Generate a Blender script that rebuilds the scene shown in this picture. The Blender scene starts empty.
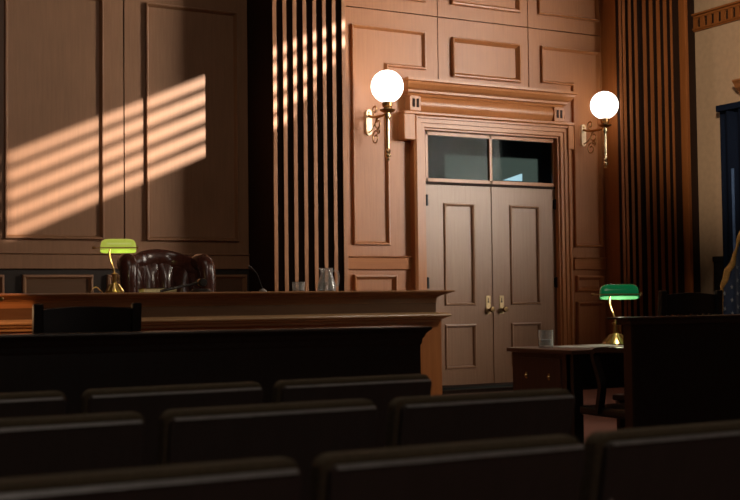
import bpy, bmesh, math, random
from mathutils import Vector, Matrix
random.seed(7)
C = bpy.context.scene.collection
H = 1.11            # camera height; most heights below are measured from it
PI = math.pi
sin, cos = math.sin, math.cos

# ------------------------------------------------------------------ materials
def new_mat(name):
    m = bpy.data.materials.new(name); m.use_nodes = True
    nt = m.node_tree; b = nt.nodes['Principled BSDF']
    return m, nt, b
def setp(b, **k):
    for a, v in k.items():
        n = {'base':'Base Color','rough':'Roughness','metal':'Metallic','spec':'Specular IOR Level','ecol':'Emission Color','estr':'Emission Strength','trans':'Transmission Weight','ior':'IOR','coat':'Coat Weight','sheen':'Sheen Weight'}[a]
        b.inputs[n].default_value = (*v, 1) if isinstance(v, tuple) else v
def wood(name, c1, c2, rough=.42, grain='z', scale=1.0, spec=.4, bump=.05):
    m, nt, b = new_mat(name)
    tc = nt.nodes.new('ShaderNodeTexCoord'); mp = nt.nodes.new('ShaderNodeMapping')
    s = {'z':(14,14,.7),'x':(.7,14,14),'y':(14,.7,14)}[grain]
    mp.inputs['Scale'].default_value = tuple(v*scale for v in s)
    nt.links.new(tc.outputs['Object'], mp.inputs['Vector'])
    n1 = nt.nodes.new('ShaderNodeTexNoise'); n1.inputs['Scale'].default_value = 3; n1.inputs['Detail'].default_value = 8; n1.inputs['Roughness'].default_value = .65
    nt.links.new(mp.outputs['Vector'], n1.inputs['Vector'])
    n2 = nt.nodes.new('ShaderNodeTexNoise'); n2.inputs['Scale'].default_value = 1.1; n2.inputs['Detail'].default_value = 3
    nt.links.new(tc.outputs['Object'], n2.inputs['Vector'])
    mx = nt.nodes.new('ShaderNodeMath'); mx.operation = 'MULTIPLY_ADD'
    nt.links.new(n2.outputs['Fac'], mx.inputs[0]); mx.inputs[1].default_value = .5
    mm = nt.nodes.new('ShaderNodeMath'); mm.operation = 'MULTIPLY'; mm.inputs[1].default_value = .62
    nt.links.new(n1.outputs['Fac'], mm.inputs[0]); nt.links.new(mm.outputs[0], mx.inputs[2])
    cr = nt.nodes.new('ShaderNodeValToRGB')
    cr.color_ramp.elements[0].position = .32; cr.color_ramp.elements[0].color = (*c2, 1)
    cr.color_ramp.elements[1].position = .72; cr.color_ramp.elements[1].color = (*c1, 1)
    nt.links.new(mx.outputs[0], cr.inputs['Fac']); nt.links.new(cr.outputs['Color'], b.inputs['Base Color'])
    bp = nt.nodes.new('ShaderNodeBump'); bp.inputs['Strength'].default_value = bump; bp.inputs['Distance'].default_value = .02
    nt.links.new(n1.outputs['Fac'], bp.inputs['Height']); nt.links.new(bp.outputs['Normal'], b.inputs['Normal'])
    setp(b, rough=rough, spec=spec)
    return m
def plain(name, col, rough=.5, metal=0., noise=.15, nscale=30, bump=0., **k):
    m, nt, b = new_mat(name)
    tc = nt.nodes.new('ShaderNodeTexCoord'); n = nt.nodes.new('ShaderNodeTexNoise')
    n.inputs['Scale'].default_value = nscale; n.inputs['Detail'].default_value = 4
    nt.links.new(tc.outputs['Object'], n.inputs['Vector'])
    cr = nt.nodes.new('ShaderNodeValToRGB')
    cr.color_ramp.elements[0].position = .3; cr.color_ramp.elements[0].color = (*[c*(1-noise) for c in col], 1)
    cr.color_ramp.elements[1].position = .7; cr.color_ramp.elements[1].color = (*[min(1, c*(1+noise)) for c in col], 1)
    nt.links.new(n.outputs['Fac'], cr.inputs['Fac']); nt.links.new(cr.outputs['Color'], b.inputs['Base Color'])
    if bump:
        bp = nt.nodes.new('ShaderNodeBump'); bp.inputs['Strength'].default_value = bump; bp.inputs['Distance'].default_value = .01
        nt.links.new(n.outputs['Fac'], bp.inputs['Height']); nt.links.new(bp.outputs['Normal'], b.inputs['Normal'])
    setp(b, rough=rough, metal=metal, **k)
    return m
def glass_mat(name, col=(1,1,1), rough=0., ior=1.45, haze=0.):
    m, nt, b = new_mat(name)
    setp(b, base=col, rough=rough, trans=1.-haze, ior=ior)
    return m

M = {}
M['wall']   = wood('panelling wood', (.40,.150,.052), (.26,.089,.028), .38, spec=.32)
M['wallx']  = wood('moulding wood', (.42,.158,.054), (.27,.094,.029), .30, spec=.32)
M['railx']  = wood('rail wood', (.40,.145,.050), (.26,.087,.027), .5, 'x', spec=.15)
M['leftw']  = wood('back wall wood', (.25,.120,.060), (.165,.076,.036), .42)
M['door']   = wood('door wood', (.32,.175,.100), (.23,.118,.064), .36, spec=.45)
M['fin']    = wood('pilaster wood', (.35,.140,.052), (.24,.090,.032), .40)
M['groove'] = wood('dark stain and shade wood', (.026,.013,.008), (.016,.008,.005), .7, spec=.1)  # near-black tone holds the shade of flutes and corners
M['pilr']   = wood('right pilaster wood', (.32,.098,.024), (.20,.058,.014), .40, spec=.25)
M['bench']  = wood('bench wood', (.36,.165,.070), (.21,.090,.037), .32, 'x')
M['ledge']  = wood('highlight ledge wood', (.46,.27,.13), (.30,.16,.075), .25, 'x')  # lightened so the ledge reads as catching light
M['friezew'] = wood('darkened frieze wood', (.11,.055,.028), (.07,.034,.017), .45, 'x', spec=.2)
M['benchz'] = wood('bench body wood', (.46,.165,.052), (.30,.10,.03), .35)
M['dark']   = wood('dark and shaded wood', (.026,.018,.014), (.015,.011,.009), .38)
M['darkx']  = wood('dark stained rail wood', (.05,.027,.018), (.028,.015,.010), .30, 'x')
M['table']  = wood('table wood', (.080,.034,.023), (.050,.021,.014), .35)
M['tabletop']=wood('table top wood', (.11,.050,.030), (.07,.030,.018), .28, 'x')
M['black']  = plain('black and shaded wood', (.012,.010,.009), .35)
M['seatpanel'] = wood('seat back panel', (.062,.046,.038), (.042,.032,.027), .5)
M['uphol']  = plain('olive upholstery', (.085,.062,.032), .9, 0, .25, 160, .15)
M['strip']  = plain('grey edge strip', (.36,.35,.33), .35, .3)
M['iron']   = plain('dark iron', (.02,.02,.02), .45, .8)
M['carpet'] = plain('red brown carpet', (.20,.085,.06), .95, 0, .3, 220, .3)
M['beige']  = plain('beige plaster', (.52,.33,.19), .85, 0, .07, 14)
M['ceil']   = plain('ceiling paint', (.30,.24,.19), .9)
M['brass']  = plain('aged brass', (.62,.40,.16), .28, 1., .15, 12)
M['brassd'] = plain('bronze', (.42,.23,.09), .32, 1., .15, 12)
M['brassl'] = plain('pale brass', (.80,.62,.36), .25, 1., .1, 12)
M['sconcem']= plain('pale satin brass', (.78,.62,.40), .45, .55, .1, 20)
M['platem'] = plain('satin brass plate', (.50,.36,.19), .45, .8, .15, 30)
M['knobm']  = plain('dark worn brass', (.16,.10,.045), .35, 1., .3, 30)
M['leather']= plain('oxblood leather', (.050,.015,.010), .24, 0, .3, 40, .08, coat=.2)
M['globe']  = plain('opal globe', (.95,.95,.95), .15, 0, 0.02, 5, ecol=(1.,.90,.80), estr=4.5)
M['paper']  = plain('white paper', (.75,.74,.72), .7, 0, .04)
M['cream']  = plain('cream page block', (1,.80,.44), .6, 0, .2, 90)
def thin_glass(name):
    m, nt, b = new_mat(name); nt.nodes.remove(b); out = nt.nodes['Material Output']
    tr = nt.nodes.new('ShaderNodeBsdfTransparent'); tr.inputs['Color'].default_value = (.94,.96,.96,1)
    gl = nt.nodes.new('ShaderNodeBsdfGlossy'); gl.inputs['Roughness'].default_value = .06; gl.inputs['Color'].default_value = (1,1,1,1)
    df = nt.nodes.new('ShaderNodeBsdfDiffuse'); df.inputs['Color'].default_value = (.85,.86,.86,1)
    m1 = nt.nodes.new('ShaderNodeMixShader'); m1.inputs['Fac'].default_value = .5
    nt.links.new(gl.outputs[0], m1.inputs[1]); nt.links.new(df.outputs[0], m1.inputs[2])
    lw = nt.nodes.new('ShaderNodeLayerWeight'); lw.inputs['Blend'].default_value = .28
    no = nt.nodes.new('ShaderNodeTexNoise'); no.inputs['Scale'].default_value = 20
    ma = nt.nodes.new('ShaderNodeMath'); ma.operation = 'MULTIPLY_ADD'; ma.inputs[1].default_value = .85; 
    mb = nt.nodes.new('ShaderNodeMath'); mb.operation = 'MULTIPLY'; mb.inputs[1].default_value = .30
    nt.links.new(no.outputs['Fac'], mb.inputs[0]); nt.links.new(lw.outputs['Facing'], ma.inputs[0]); nt.links.new(mb.outputs[0], ma.inputs[2])
    mx = nt.nodes.new('ShaderNodeMixShader')
    nt.links.new(ma.outputs[0], mx.inputs['Fac']); nt.links.new(tr.outputs[0], mx.inputs[1]); nt.links.new(m1.outputs[0], mx.inputs[2])
    nt.links.new(mx.outputs[0], out.inputs['Surface'])
    return m
M['glass']  = thin_glass('clear glass')
M['water']  = thin_glass('water')
M['navy']   = plain('navy cloth', (.005,.009,.022), .9, 0, .2, 60, .1, spec=.1)
M['navyl']  = plain('daylight streak blue', (.08,.15,.32), .7)
M['flag']   = plain('flag blue cloth', (.045,.075,.150), .7, 0, .15, 40, sheen=.2)
M['gold']   = plain('gold fringe', (.75,.40,.10), .7, 0, .4, 120, .4)
M['star']   = plain('white star cloth', (.50,.55,.60), .8)
M['mark']   = plain('glowing white wedge', (.9,.95,1), .5, 0, .02, 5, ecol=(.85,.93,1), estr=2.4)
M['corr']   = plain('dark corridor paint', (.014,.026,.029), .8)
def shade_mat(name, c, e, s):
    m, nt, b = new_mat(name)
    tc = nt.nodes.new('ShaderNodeTexCoord'); n = nt.nodes.new('ShaderNodeTexNoise'); n.inputs['Scale'].default_value = 9
    nt.links.new(tc.outputs['Object'], n.inputs['Vector'])
    cr = nt.nodes.new('ShaderNodeValToRGB')
    cr.color_ramp.elements[0].color = (*[v*.75 for v in e], 1); cr.color_ramp.elements[1].color = (*[min(1, v*1.15) for v in e], 1)
    nt.links.new(n.outputs['Fac'], cr.inputs['Fac']); nt.links.new(cr.outputs['Color'], b.inputs['Emission Color'])
    setp(b, base=c, rough=.12, estr=s, spec=.6)
    return m
M['shade_lit'] = shade_mat('glowing yellow green glass', (.22,.42,.05), (.44,.46,.06), .70)
M['shade_drk'] = shade_mat('deep green glass', (.010,.16,.055), (.0,.12,.035), .35)
M['shade_in']  = shade_mat('pale green glass lining', (.12,.40,.20), (.10,.35,.14), .28)
def pane_mat():
    m, nt, b = new_mat('transom glass'); nt.nodes.remove(b); out = nt.nodes['Material Output']
    tr = nt.nodes.new('ShaderNodeBsdfTransparent'); tr.inputs['Color'].default_value = (.42,.52,.54,1)
    gl = nt.nodes.new('ShaderNodeBsdfGlossy'); gl.inputs['Roughness'].default_value = .05
    no = nt.nodes.new('ShaderNodeTexNoise'); no.inputs['Scale'].default_value = 2
    mb = nt.nodes.new('ShaderNodeMath'); mb.operation = 'MULTIPLY'; mb.inputs[1].default_value = .004
    nt.links.new(no.outputs['Fac'], mb.inputs[0])
    mx = nt.nodes.new('ShaderNodeMixShader'); nt.links.new(mb.outputs[0], mx.inputs['Fac'])
    nt.links.new(tr.outputs[0], mx.inputs[1]); nt.links.new(gl.outputs[0], mx.inputs[2]); nt.links.new(mx.outputs[0], out.inputs['Surface'])
    return m
M['pane'] = pane_mat()

# ------------------------------------------------------------------ mesh helpers
def obj(name, bm, mat, parent=None, smooth=False, bevel=0., loc=None):
    bmesh.ops.remove_doubles(bm, verts=bm.verts, dist=1e-6)
    bmesh.ops.recalc_face_normals(bm, faces=bm.faces)
    me = bpy.data.meshes.new(name); bm.to_mesh(me); bm.free()
    o = bpy.data.objects.new(name, me); C.objects.link(o)
    for mt in (mat if isinstance(mat, (list, tuple)) else [mat]): me.materials.append(mt)
    if smooth:
        for p in me.polygons: p.use_smooth = True
        try: me.set_sharp_from_angle(angle=math.radians(smooth if smooth is not True else 50))
        except Exception: pass
    if bevel:
        mo = o.modifiers.new('bevel', 'BEVEL'); mo.width = bevel; mo.segments = 2; mo.limit_method = 'ANGLE'
    if parent is not None: o.parent = parent
    if loc: o.location = loc
    return o
def empty(name, label, cat, loc=(0,0,0), rz=0, group=None):
    o = bpy.data.objects.new(name, None); C.objects.link(o); o.empty_display_size = .1
    o.location = loc; o.rotation_euler = (0,0,rz); o['label'] = label; o['category'] = cat
    if group: o['group'] = group
    return o
def tag(o, label, cat, group=None):
    o['label'] = label; o['category'] = cat
    if group: o['group'] = group
    return o
def struct(name, bm, mat, parent=None, **k):
    o = obj(name, bm, mat, parent, **k)
    if parent is None: o['kind'] = 'structure'
    return o
def dup(root, loc, rz, label, group=None):
    r = root.copy(); C.objects.link(r); r.location = loc; r.rotation_euler = (0,0,rz); r['label'] = label
    if group: r['group'] = group
    for ch in list(root.children):
        c = ch.copy(); C.objects.link(c); c.parent = r
        for g in list(ch.children):
            d = g.copy(); C.objects.link(d); d.parent = c
    return r
def nb(): return bmesh.new()
def box(bm, x0, x1, y0, y1, z0, z1, mi=0, rot=None):
    vs = [bm.verts.new((x, y, z)) for x in (x0, x1) for y in (y0, y1) for z in (z0, z1)]
    for f in ((0,1,3,2),(4,6,7,5),(0,4,5,1),(2,3,7,6),(0,2,6,4),(1,5,7,3)):
        bm.faces.new([vs[i] for i in f]).material_index = mi
    return bm
def sweep(bm, path, closed, prof, place, prof_closed=True, mi=0):
    """profile (offset to the left of the path, height) mitred along a flat path"""
    n = len(path); rings = []
    for i in range(n):
        p = Vector(path[i])
        dp = (p - Vector(path[i-1])) if (closed or i > 0) else None
        dn = (Vector(path[(i+1) % n]) - p) if (closed or i < n-1) else None
        dp = (dp or dn).normalized(); dn = (dn or dp).normalized()
        a = Vector((-dp.y, dp.x)); b = Vector((-dn.y, dn.x))
        nn = a + b; nn = nn / max(1e-6, nn.dot(a))
        rings.append([bm.verts.new(place(p.x + nn.x*o, p.y + nn.y*o, h)) for o, h in prof])
    m = len(prof)
    for i in range(n if closed else n-1):
        A, B = rings[i], rings[(i+1) % n]
        for j in range(m if prof_closed else m-1):
            bm.faces.new((A[j], A[(j+1) % m], B[(j+1) % m], B[j])).material_index = mi
    if not closed and prof_closed:
        bm.faces.new(rings[0]); bm.faces.new(rings[-1][::-1])
    return bm
def onwall(Y): return lambda a, b, h: (a, Y - h, H + b)
def flat(a, b, h): return (a, b, h)
def lathe(bm, prof, c=(0,0,0), seg=24, ax='z', mi=0):
    rings = []
    for r, z in prof:
        ring = []
        for k in range(seg):
            t = 2*PI*k/seg
            v = {'z':(r*cos(t), r*sin(t), z), 'x':(z, r*cos(t), r*sin(t)), 'y':(r*cos(t), z, r*sin(t))}[ax]
            ring.append(bm.verts.new((c[0]+v[0], c[1]+v[1], c[2]+v[2])))
        rings.append(ring)
    for i in range(len(rings)-1):
        for k in range(seg):
            bm.faces.new((rings[i][k], rings[i][(k+1) % seg], rings[i+1][(k+1) % seg], rings[i+1][k])).material_index = mi
    for ring, r in ((rings[0], prof[0][0]), (rings[-1], prof[-1][0])):
        if r > 1e-4: bm.faces.new(ring).material_index = mi
    return bm
def tube(bm, pts, r, seg=8, mi=0):
    pts = [Vector(p) for p in pts]; n = len(pts); rings = []
    rr = r if isinstance(r, (list, tuple)) else [r]*n
    d0 = (pts[1]-pts[0]).normalized()
    up = Vector((0,0,1)) if abs(d0.z) < .9 else Vector((1,0,0))
    for i in range(n):
        d = (pts[min(i+1, n-1)] - pts[max(i-1, 0)]).normalized()
        s = d.cross(up)
        s = s.normalized() if s.length > 1e-4 else Vector((1,0,0))
        u = s.cross(d).normalized(); up = u
        rings.append([bm.verts.new(pts[i] + rr[i]*(cos(2*PI*k/seg)*s + sin(2*PI*k/seg)*u)) for k in range(seg)])
    for i in range(n-1):
        for k in range(seg):
            bm.faces.new((rings[i][k], rings[i][(k+1) % seg], rings[i+1][(k+1) % seg], rings[i+1][k])).material_index = mi
    bm.faces.new(rings[0]); bm.faces.new(rings[-1][::-1])
    return bm
def bez(pts, n=24):
    """Catmull-Rom through the points"""
    P = [Vector(p) for p in pts]; P = [2*P[0]-P[1]] + P + [2*P[-1]-P[-2]]; out = []
    for i in range(1, len(P)-2):
        for k in range(n):
            t = k/n
            out.append(.5*((2*P[i]) + (P[i+1]-P[i-1])*t + (2*P[i-1]-5*P[i]+4*P[i+1]-P[i+2])*t*t + (3*P[i]-P[i-1]-3*P[i+1]+P[i+2])*t**3))
    out.append(P[-2]); return out
def grid(bm, f, nu, nv, mi=0):
    V = [[bm.verts.new(f(i/nu, j/nv)) for j in range(nv+1)] for i in range(nu+1)]
    for i in range(nu):
        for j in range(nv):
            bm.faces.new((V[i][j], V[i+1][j], V[i+1][j+1], V[i][j+1])).material_index = mi
    return V

# ------------------------------------------------------------------ the room
W = 12.0                # face of the panelled wall
struct('floor', box(nb(), -5, 13.5, -5, 15.5, -.15, 0), M['carpet'])
struct('ceiling', box(nb(), -5, 11.7, -5, 12.3, 7.6, 7.8), M['ceil'])
struct('wall_left', box(nb(), -5.2, -5, -5, 12.3, 0, 7.6), M['leftw'])
struct('wall_front', box(nb(), -5, 11.7, -5.2, -5, 0, 7.6), M['leftw'])
# back wall: masonry around the doorway, boards in front of it
bm = nb()
box(bm, -5, 7.25, W+.05, W+.3, 0, 7.6); box(bm, 9.25, 11.7, W+.05, W+.3, 0, 7.6); box(bm, 7.25, 9.25, W+.05, W+.3, H+2.0, 7.6)
wall = struct('wall_back', bm, M['groove'])
bm = nb()
box(bm, -5, 3.715, W, W+.05, 0, 7.6); box(bm, 3.728, 5.30, W, W+.05, 0, 7.6)
obj('wall_board', bm, M['leftw'], wall)
ZG = H+3.305
bm = nb()
box(bm, 5.30, 7.27, W, W+.05, 0, ZG); box(bm, 7.27, 7.5, W, W+.05, H+1.99, ZG)
box(bm, 7.512, 8.804, W, W+.05, H+1.99, ZG)
box(bm, 8.816, 9.23, W, W+.05, H+1.99, ZG); box(bm, 9.23, 11.5, W, W+.05, 0, ZG)
box(bm, 5.30, 7.5, W, W+.05, ZG+.013, 7.6); box(bm, 7.512, 8.804, W, W+.05, ZG+.013, 7.6); box(bm, 8.816, 11.5, W, W+.05, ZG+.013, 7.6)
obj('wall_board', bm, M['wall'], wall)

PM = [(0,0),(0,.030),(.008,.040),(.018,.040),(.026,.028),(.034,.012),(.040,0)]       # picture-frame moulding
PB = [(0,0),(0,.036),(.008,.048),(.022,.050),(.030,.036),(.048,.012),(.054,0)]           # bolder moulding
def pframe(x0, x1, z0, z1, prof=PM, mat=None, Y=W, parent=wall, name='panel_moulding'):
    return obj(name, sweep(nb(), [(x0,z0),(x1,z0),(x1,z1),(x0,z1)], True, prof, onwall(Y)), mat or M['wallx'], parent)
# left part of the wall
for x0, x1 in ((1.05,2.07),(2.522,3.505),(3.945,4.965)):
    pframe(x0, x1, .632, 3.095, PM, M['leftw'])
for x0, x1 in ((1.62,2.52),(2.69,3.39),(3.53,4.22),(4.36,5.05)):
    obj('lower_panel', sweep(nb(), [(x0,-.25),(x1,-.25),(x1,.282),(x0,.282)], True, PB, onwall(W)), M['leftw'], wall)
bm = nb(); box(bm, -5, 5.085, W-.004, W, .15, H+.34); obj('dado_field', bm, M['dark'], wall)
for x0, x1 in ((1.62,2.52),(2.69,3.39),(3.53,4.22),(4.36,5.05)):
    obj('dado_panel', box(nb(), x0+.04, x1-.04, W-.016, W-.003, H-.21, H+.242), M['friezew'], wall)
def hrail(x0, x1, z0, z1, d, mat, name):
    return obj(name, box(nb(), x0, x1, W-d, W, H+z0, H+z1), mat, wall, bevel=.008)
hrail(-5, 5.08, .338, .484, .035, M['leftw'], 'chair_rail')
hrail(-5, 5.08, .484, .500, .055, M['leftw'], 'rail_cap')
hrail(-5, 5.08, -1.11, -.93, .03, M['leftw'], 'skirting')
# door part of the wall: L-shaped panels left and right, bold one over the door
obj('panel_moulding', sweep(nb(), [(6.345,.615),(6.815,.615),(6.815,2.665),(7.325,2.665),(7.325,3.112),(6.345,3.112)], True, PM, onwall(W)), M['wallx'], wall)
obj('panel_moulding', sweep(nb(), [(9.462,.622),(9.905,.622),(9.905,3.10),(8.99,3.10),(8.99,2.64),(9.462,2.64)], True, PM, onwall(W)), M['wallx'], wall)
pframe(7.687, 8.668, 2.615, 3.085, PB)
pframe(6.345, 7.335, 3.462, 4.3); pframe(7.687, 8.678, 3.475, 4.3, PB); pframe(8.96, 9.905, 3.49, 4.3)
pframe(6.34, 6.90, -.4, .28, PB); pframe(9.47, 9.90, .065, .265, PB); pframe(9.47, 9.90, -.85, -.06, PB)
for a, b in ((6.27, 7.10), (9.44, 9.94)):
    hrail(a, b, .338, .475, .035, M['railx'], 'chair_rail'); hrail(a, b, .475, .492, .055, M['railx'], 'rail_cap')
    hrail(a, b, -1.11, -.93, .03, M['railx'], 'skirting')
obj('corner_bead', box(nb(), 6.245, 6.27, W-.05, W, 0, 7.6), M['wallx'], wall)

# fluted pilasters
def pilaster(name, x0, x1, Y, fins, fw, mat, side=None):
    bm = nb()
    box(bm, x0, x1, Y+.05, W, 0, 7.6)
    p = struct(name, bm, side or mat)
    bm = nb()
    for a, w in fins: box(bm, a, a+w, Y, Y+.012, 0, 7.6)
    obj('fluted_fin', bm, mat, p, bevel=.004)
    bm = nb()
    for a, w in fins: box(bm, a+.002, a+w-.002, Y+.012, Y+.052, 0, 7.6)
    obj('flute_side', bm, M['groove'], p)  # flute sides darkened to carry the groove shade
    return p
pl = pilaster('trim_1', 5.086, 5.90, 11.33, [(5.086+.1145*i, .044) for i in range(8)], .05, M['fin'], M['groove'])  # side face coloured near-black as if unlit
PX0 = 9.95
pr = pilaster('trim_2', PX0, 11.07, 11.67, [], .05, M['pilr'], M['pilr'])
FR = ((9.955,.040),(10.012,.044),(10.109,.044),(10.206,.046),(10.345,.052),(10.456,.054),(10.575,.054),(10.690,.054),(10.805,.034))
bm = nb()
for a, w in FR: box(bm, a, a+w, 11.655, 11.668, 0, 7.6)
box(bm, 10.998, 11.05, 11.60, 11.722, 0, 7.6)
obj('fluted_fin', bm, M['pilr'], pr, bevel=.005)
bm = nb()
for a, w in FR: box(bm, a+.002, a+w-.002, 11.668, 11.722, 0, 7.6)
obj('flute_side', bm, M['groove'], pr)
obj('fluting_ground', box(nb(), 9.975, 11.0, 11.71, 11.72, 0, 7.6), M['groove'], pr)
bm = nb(); box(bm, 11.05, 11.075, 11.665, W, 0, 7.6); obj('end_board', bm, M['groove'], pr)  # dark colour in place of corner shadow
obj('corner_shade_strip', box(nb(), 11.08, 11.495, W-.06, W, 0, 7.6), M['groove'], wall)  # dark strip put in for the shadow in the corner

# right wall with a high window towards the sun, dentil band and wainscot
wy0, wy1, wz0, wz1 = -.62, 3.9, H+4.66, H+5.56
bm = nb()
box(bm, 11.5, 11.7, -5, wy0, 0, 7.6); box(bm, 11.5, 11.7, wy1, 12.3, 0, 7.6)
box(bm, 11.5, 11.7, wy0, wy1, 0, wz0); box(bm, 11.5, 11.7, wy0, wy1, wz1, 7.6)
wr = struct('wall_right', bm, M['beige'])
bm = nb()
n = 4; pitch = (wz1-wz0)/4.82
for i in range(n):
    z = wz0 + pitch*(i+.83)
    box(bm, 11.55, 11.57, wy0, wy1, z-.041, z+.041)
w1 = struct('window_1', bm, M['dark'])
# unseen wedge added to trim the sun patch to a diagonal
bm = nb()
vs = [(11.53, 2.6, wz0-.02), (11.53, wy1+.02, wz0-.02), (11.53, wy1+.02, wz0+.72)]
a = [bm.verts.new(v) for v in vs]; b = [bm.verts.new((v[0]+.015, v[1], v[2])) for v in vs]
bm.faces.new(a); bm.faces.new(b[::-1])
for i in range(3): bm.faces.new((a[i], a[(i+1) % 3], b[(i+1) % 3], b[i]))
obj('sun_cut_wedge', bm, M['dark'], w1)
# dentil band
zb, zt = H+3.50, H+3.735
bm = nb()
def rbox(bm, d, y0, y1, z0, z1): return box(bm, 11.5-d, 11.5, y0, y1, z0, z1)
rbox(bm, .03, 5, 11.94, zb, zb+.045); rbox(bm, .05, 5, 11.94, zb+.02, zb+.04)
rbox(bm, .03, 5, 11.94, zt-.06, zt); rbox(bm, .06, 5, 11.94, zt-.025, zt)
y = 11.94
while y > 5:
    rbox(bm, .03, y-.07, y, zb+.04, zt-.055); y -= .125
db = struct('trim_3', bm, M['pilr'])
obj('dentil_recess', box(nb(), 11.494, 11.4995, 5, 11.94, zb+.04, zt-.055), M['groove'], db)
bm = nb(); box(bm, 11.46, 11.5, 5, 11.66, 0, H+.44); box(bm, 11.44, 11.5, 5, 11.66, H+.44, H+.505)
wn = struct('trim_4', bm, M['dark'])
for y0 in (10.9, 10.0, 9.1):
    bm = nb(); box(bm, 11.445, 11.46, y0, y0+.68, H-.6, H+.30)
    obj('wainscot_panel', bm, M['dark'], wn, bevel=.01)

# ------------------------------------------------------------------ doorway
DY = W+.0
bm = nb()
ap = [(0,0),(0,.10),(.03,.12),(.05,.12),(.055,.10),(.10,.10),(.105,.085),(.15,.085),(.16,.06),(.175,.06),(.18,0)]
# path runs so that the profile offset goes towards the opening
path = [(7.135,-1.11),(7.135,1.74),(7.02,1.74),(7.02,2.135),(9.415,2.135),(9.415,1.74),(9.375,1.74),(9.375,-1.11)]
jamb = [(7.10,-1.11),(7.10,2.135),(9.36,2.135),(9.36,-1.11)]
sweep(bm, jamb, False, [(-o, h) for o, h in ap], onwall(W))
ds = struct('trim_5', bm, M['wallx'], bevel=0)
# ears of the surround
bm = nb()
box(bm, 6.955, 7.11, W-.13, W, H+1.82, H+2.15)
box(bm, 9.30, 9.39, W-.13, W, H+1.82, H+2.15)
obj('surround_ear', bm, M['wallx'], ds, bevel=.012)
bm = nb()
box(bm, 6.955, 9.39, W-.145, W, H+2.115, H+2.155)
obj('head_fillet', bm, M['wallx'], ds, bevel=.01)
# bulging frieze
bm = nb()
fr = [(0,2.155)] + [(.07+.045*sin(PI*k/8), 2.16+.19*k/8) for k in range(9)] + [(0,2.36)]
sweep(bm, [(7.06,0),(9.27,0)], False, [(h, z) for h, z in fr], lambda a, b, z: (a, W-b, H+z))
obj('frieze', bm, M['wallx'], ds, smooth=30)
# corner blocks with two dark slots
for bx in (7.04, 9.095):
    bm = nb(); box(bm, bx, bx+.15, W-.125, W, H+2.157, H+2.335)
    fb = obj('frieze_block', bm, M['wallx'], ds, bevel=.006)
    bm = nb()
    for q in (.035, .09): box(bm, bx+q, bx+q+.032, W-.129, W-.12, H+2.20, H+2.30)
    obj('slot', bm, M['groove'], fb)
# cornice
bm = nb()
cp = [(0,2.335),(.10,2.335),(.115,2.36),(.15,2.37),(.155,2.395),(.20,2.415),(.235,2.45),(.245,2.475),(.275,2.485),(.275,2.515),(0,2.535)]
# the cornice returns at both ends
rings = []
for xs, s in ((7.03,-1),(9.25,1)):
    rings.append([bm.verts.new((xs + s*max(0,(h-.10))*.55, W-h, H+z)) for h, z in cp])
for j in range(len(cp)-1): bm.faces.new((rings[0][j], rings[0][j+1], rings[1][j+1], rings[1][j]))
for ri, s in ((0, 7.03), (1, 9.25)):
    back = [bm.verts.new((v.co.x, W, v.co.z)) for v in rings[ri]]
    for j in range(len(cp)-1):
        try: bm.faces.new((rings[ri][j], rings[ri][j+1], back[j+1], back[j]))
        except ValueError: pass
obj('cornice', bm, M['wallx'], ds)
# threshold and reveal
bm = nb(); box(bm, 7.10, 9.375, W-.04, W+.3, 0, .045); struct('trim_6', bm, M['groove'])
bm = nb()
box(bm, 7.25, 7.29, W, W+.3, 0, H+2.0); box(bm, 9.215, 9.25, W, W+.3, 0, H+2.0); box(bm, 7.25, 9.25, W, W+.3, H+1.965, H+2.0)
box(bm, 7.28, 9.22, W-.005, W+.12, H+1.335, H+1.365)
struct('trim_7', bm, M['groove'])
# door leaves
def leaf(name, x0, x1, px0, px1, hx, hside):
    bm = nb(); y0, y1 = W+.02, W+.065
    z0, z1 = H-1.01, H+1.335
    zs = [(-.805,-.322),(-.065,1.10)]
    box(bm, x0, px0, y0, y1, z0, z1); box(bm, px1, x1, y0, y1, z0, z1)
    zz = [z0-H] + [v for t in zs for v in t] + [z1-H]
    for i in range(0, 6, 2): box(bm, px0, px1, y0, y1, H+zz[i], H+zz[i+1])
    d = struct(name, bm, M['door'])
    for a, b in zs:
        p = obj('door_panel', box(nb(), px0-.005, px1+.005, y0+.016, y1-.005, H+a-.005, H+b+.005), M['door'], d)
        obj('panel_moulding', sweep(nb(), [(px0-.02,a-.02),(px1+.02,a-.02),(px1+.02,b+.02),(px0-.02,b+.02)], True, [(0,0),(.004,.016),(.016,.020),(.03,.010),(.034,-.016)], onwall(y0)), M['door'], p)
    # lock plate with lever knob
    bm = nb(); box(bm, hx-.034, hx+.034, y0-.008, y0+.001, H-.192, H+.028)
    pt = obj('lock_plate', bm, M['platem'], d, bevel=.004)
    bm = nb(); lathe(bm, [(.016,0),(.011,-.01),(.011,-.04),(.030,-.045),(.036,-.062),(.030,-.08),(0.0,-.084)], (hx+.012, y0-.006, H-.135), 18, 'y')
    obj('knob', bm, M['knobm'], pt, smooth=True)
    bm = nb(); lathe(bm, [(.011,0),(.011,-.004),(0,-.005)], (hx, y0-.007, H-.045), 12, 'y'); box(bm, hx-.004, hx+.004, y0-.011, y0-.007, H-.04, H+.0)
    obj('keyhole', bm, M['iron'], pt)
    hxx = x0 if hside < 0 else x1
    for hz in (1.146, .184, -.75):
        bm = nb(); hx2 = hxx - hside*.028; lathe(bm, [(.016,-.065),(.016,.065)], (hx2, y0-.022, H+hz), 10); box(bm, hx2-.024, hx2+.024, y0-.008, y0+.002, H+hz-.055, H+hz+.055)
        obj('hinge', bm, M['iron'], d)
    return d
leaf('door_1', 7.298, 8.256, 7.582, 7.974, 8.172, -1)
leaf('door_2', 8.268, 9.208, 8.522, 8.925, 8.364, 1)
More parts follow.
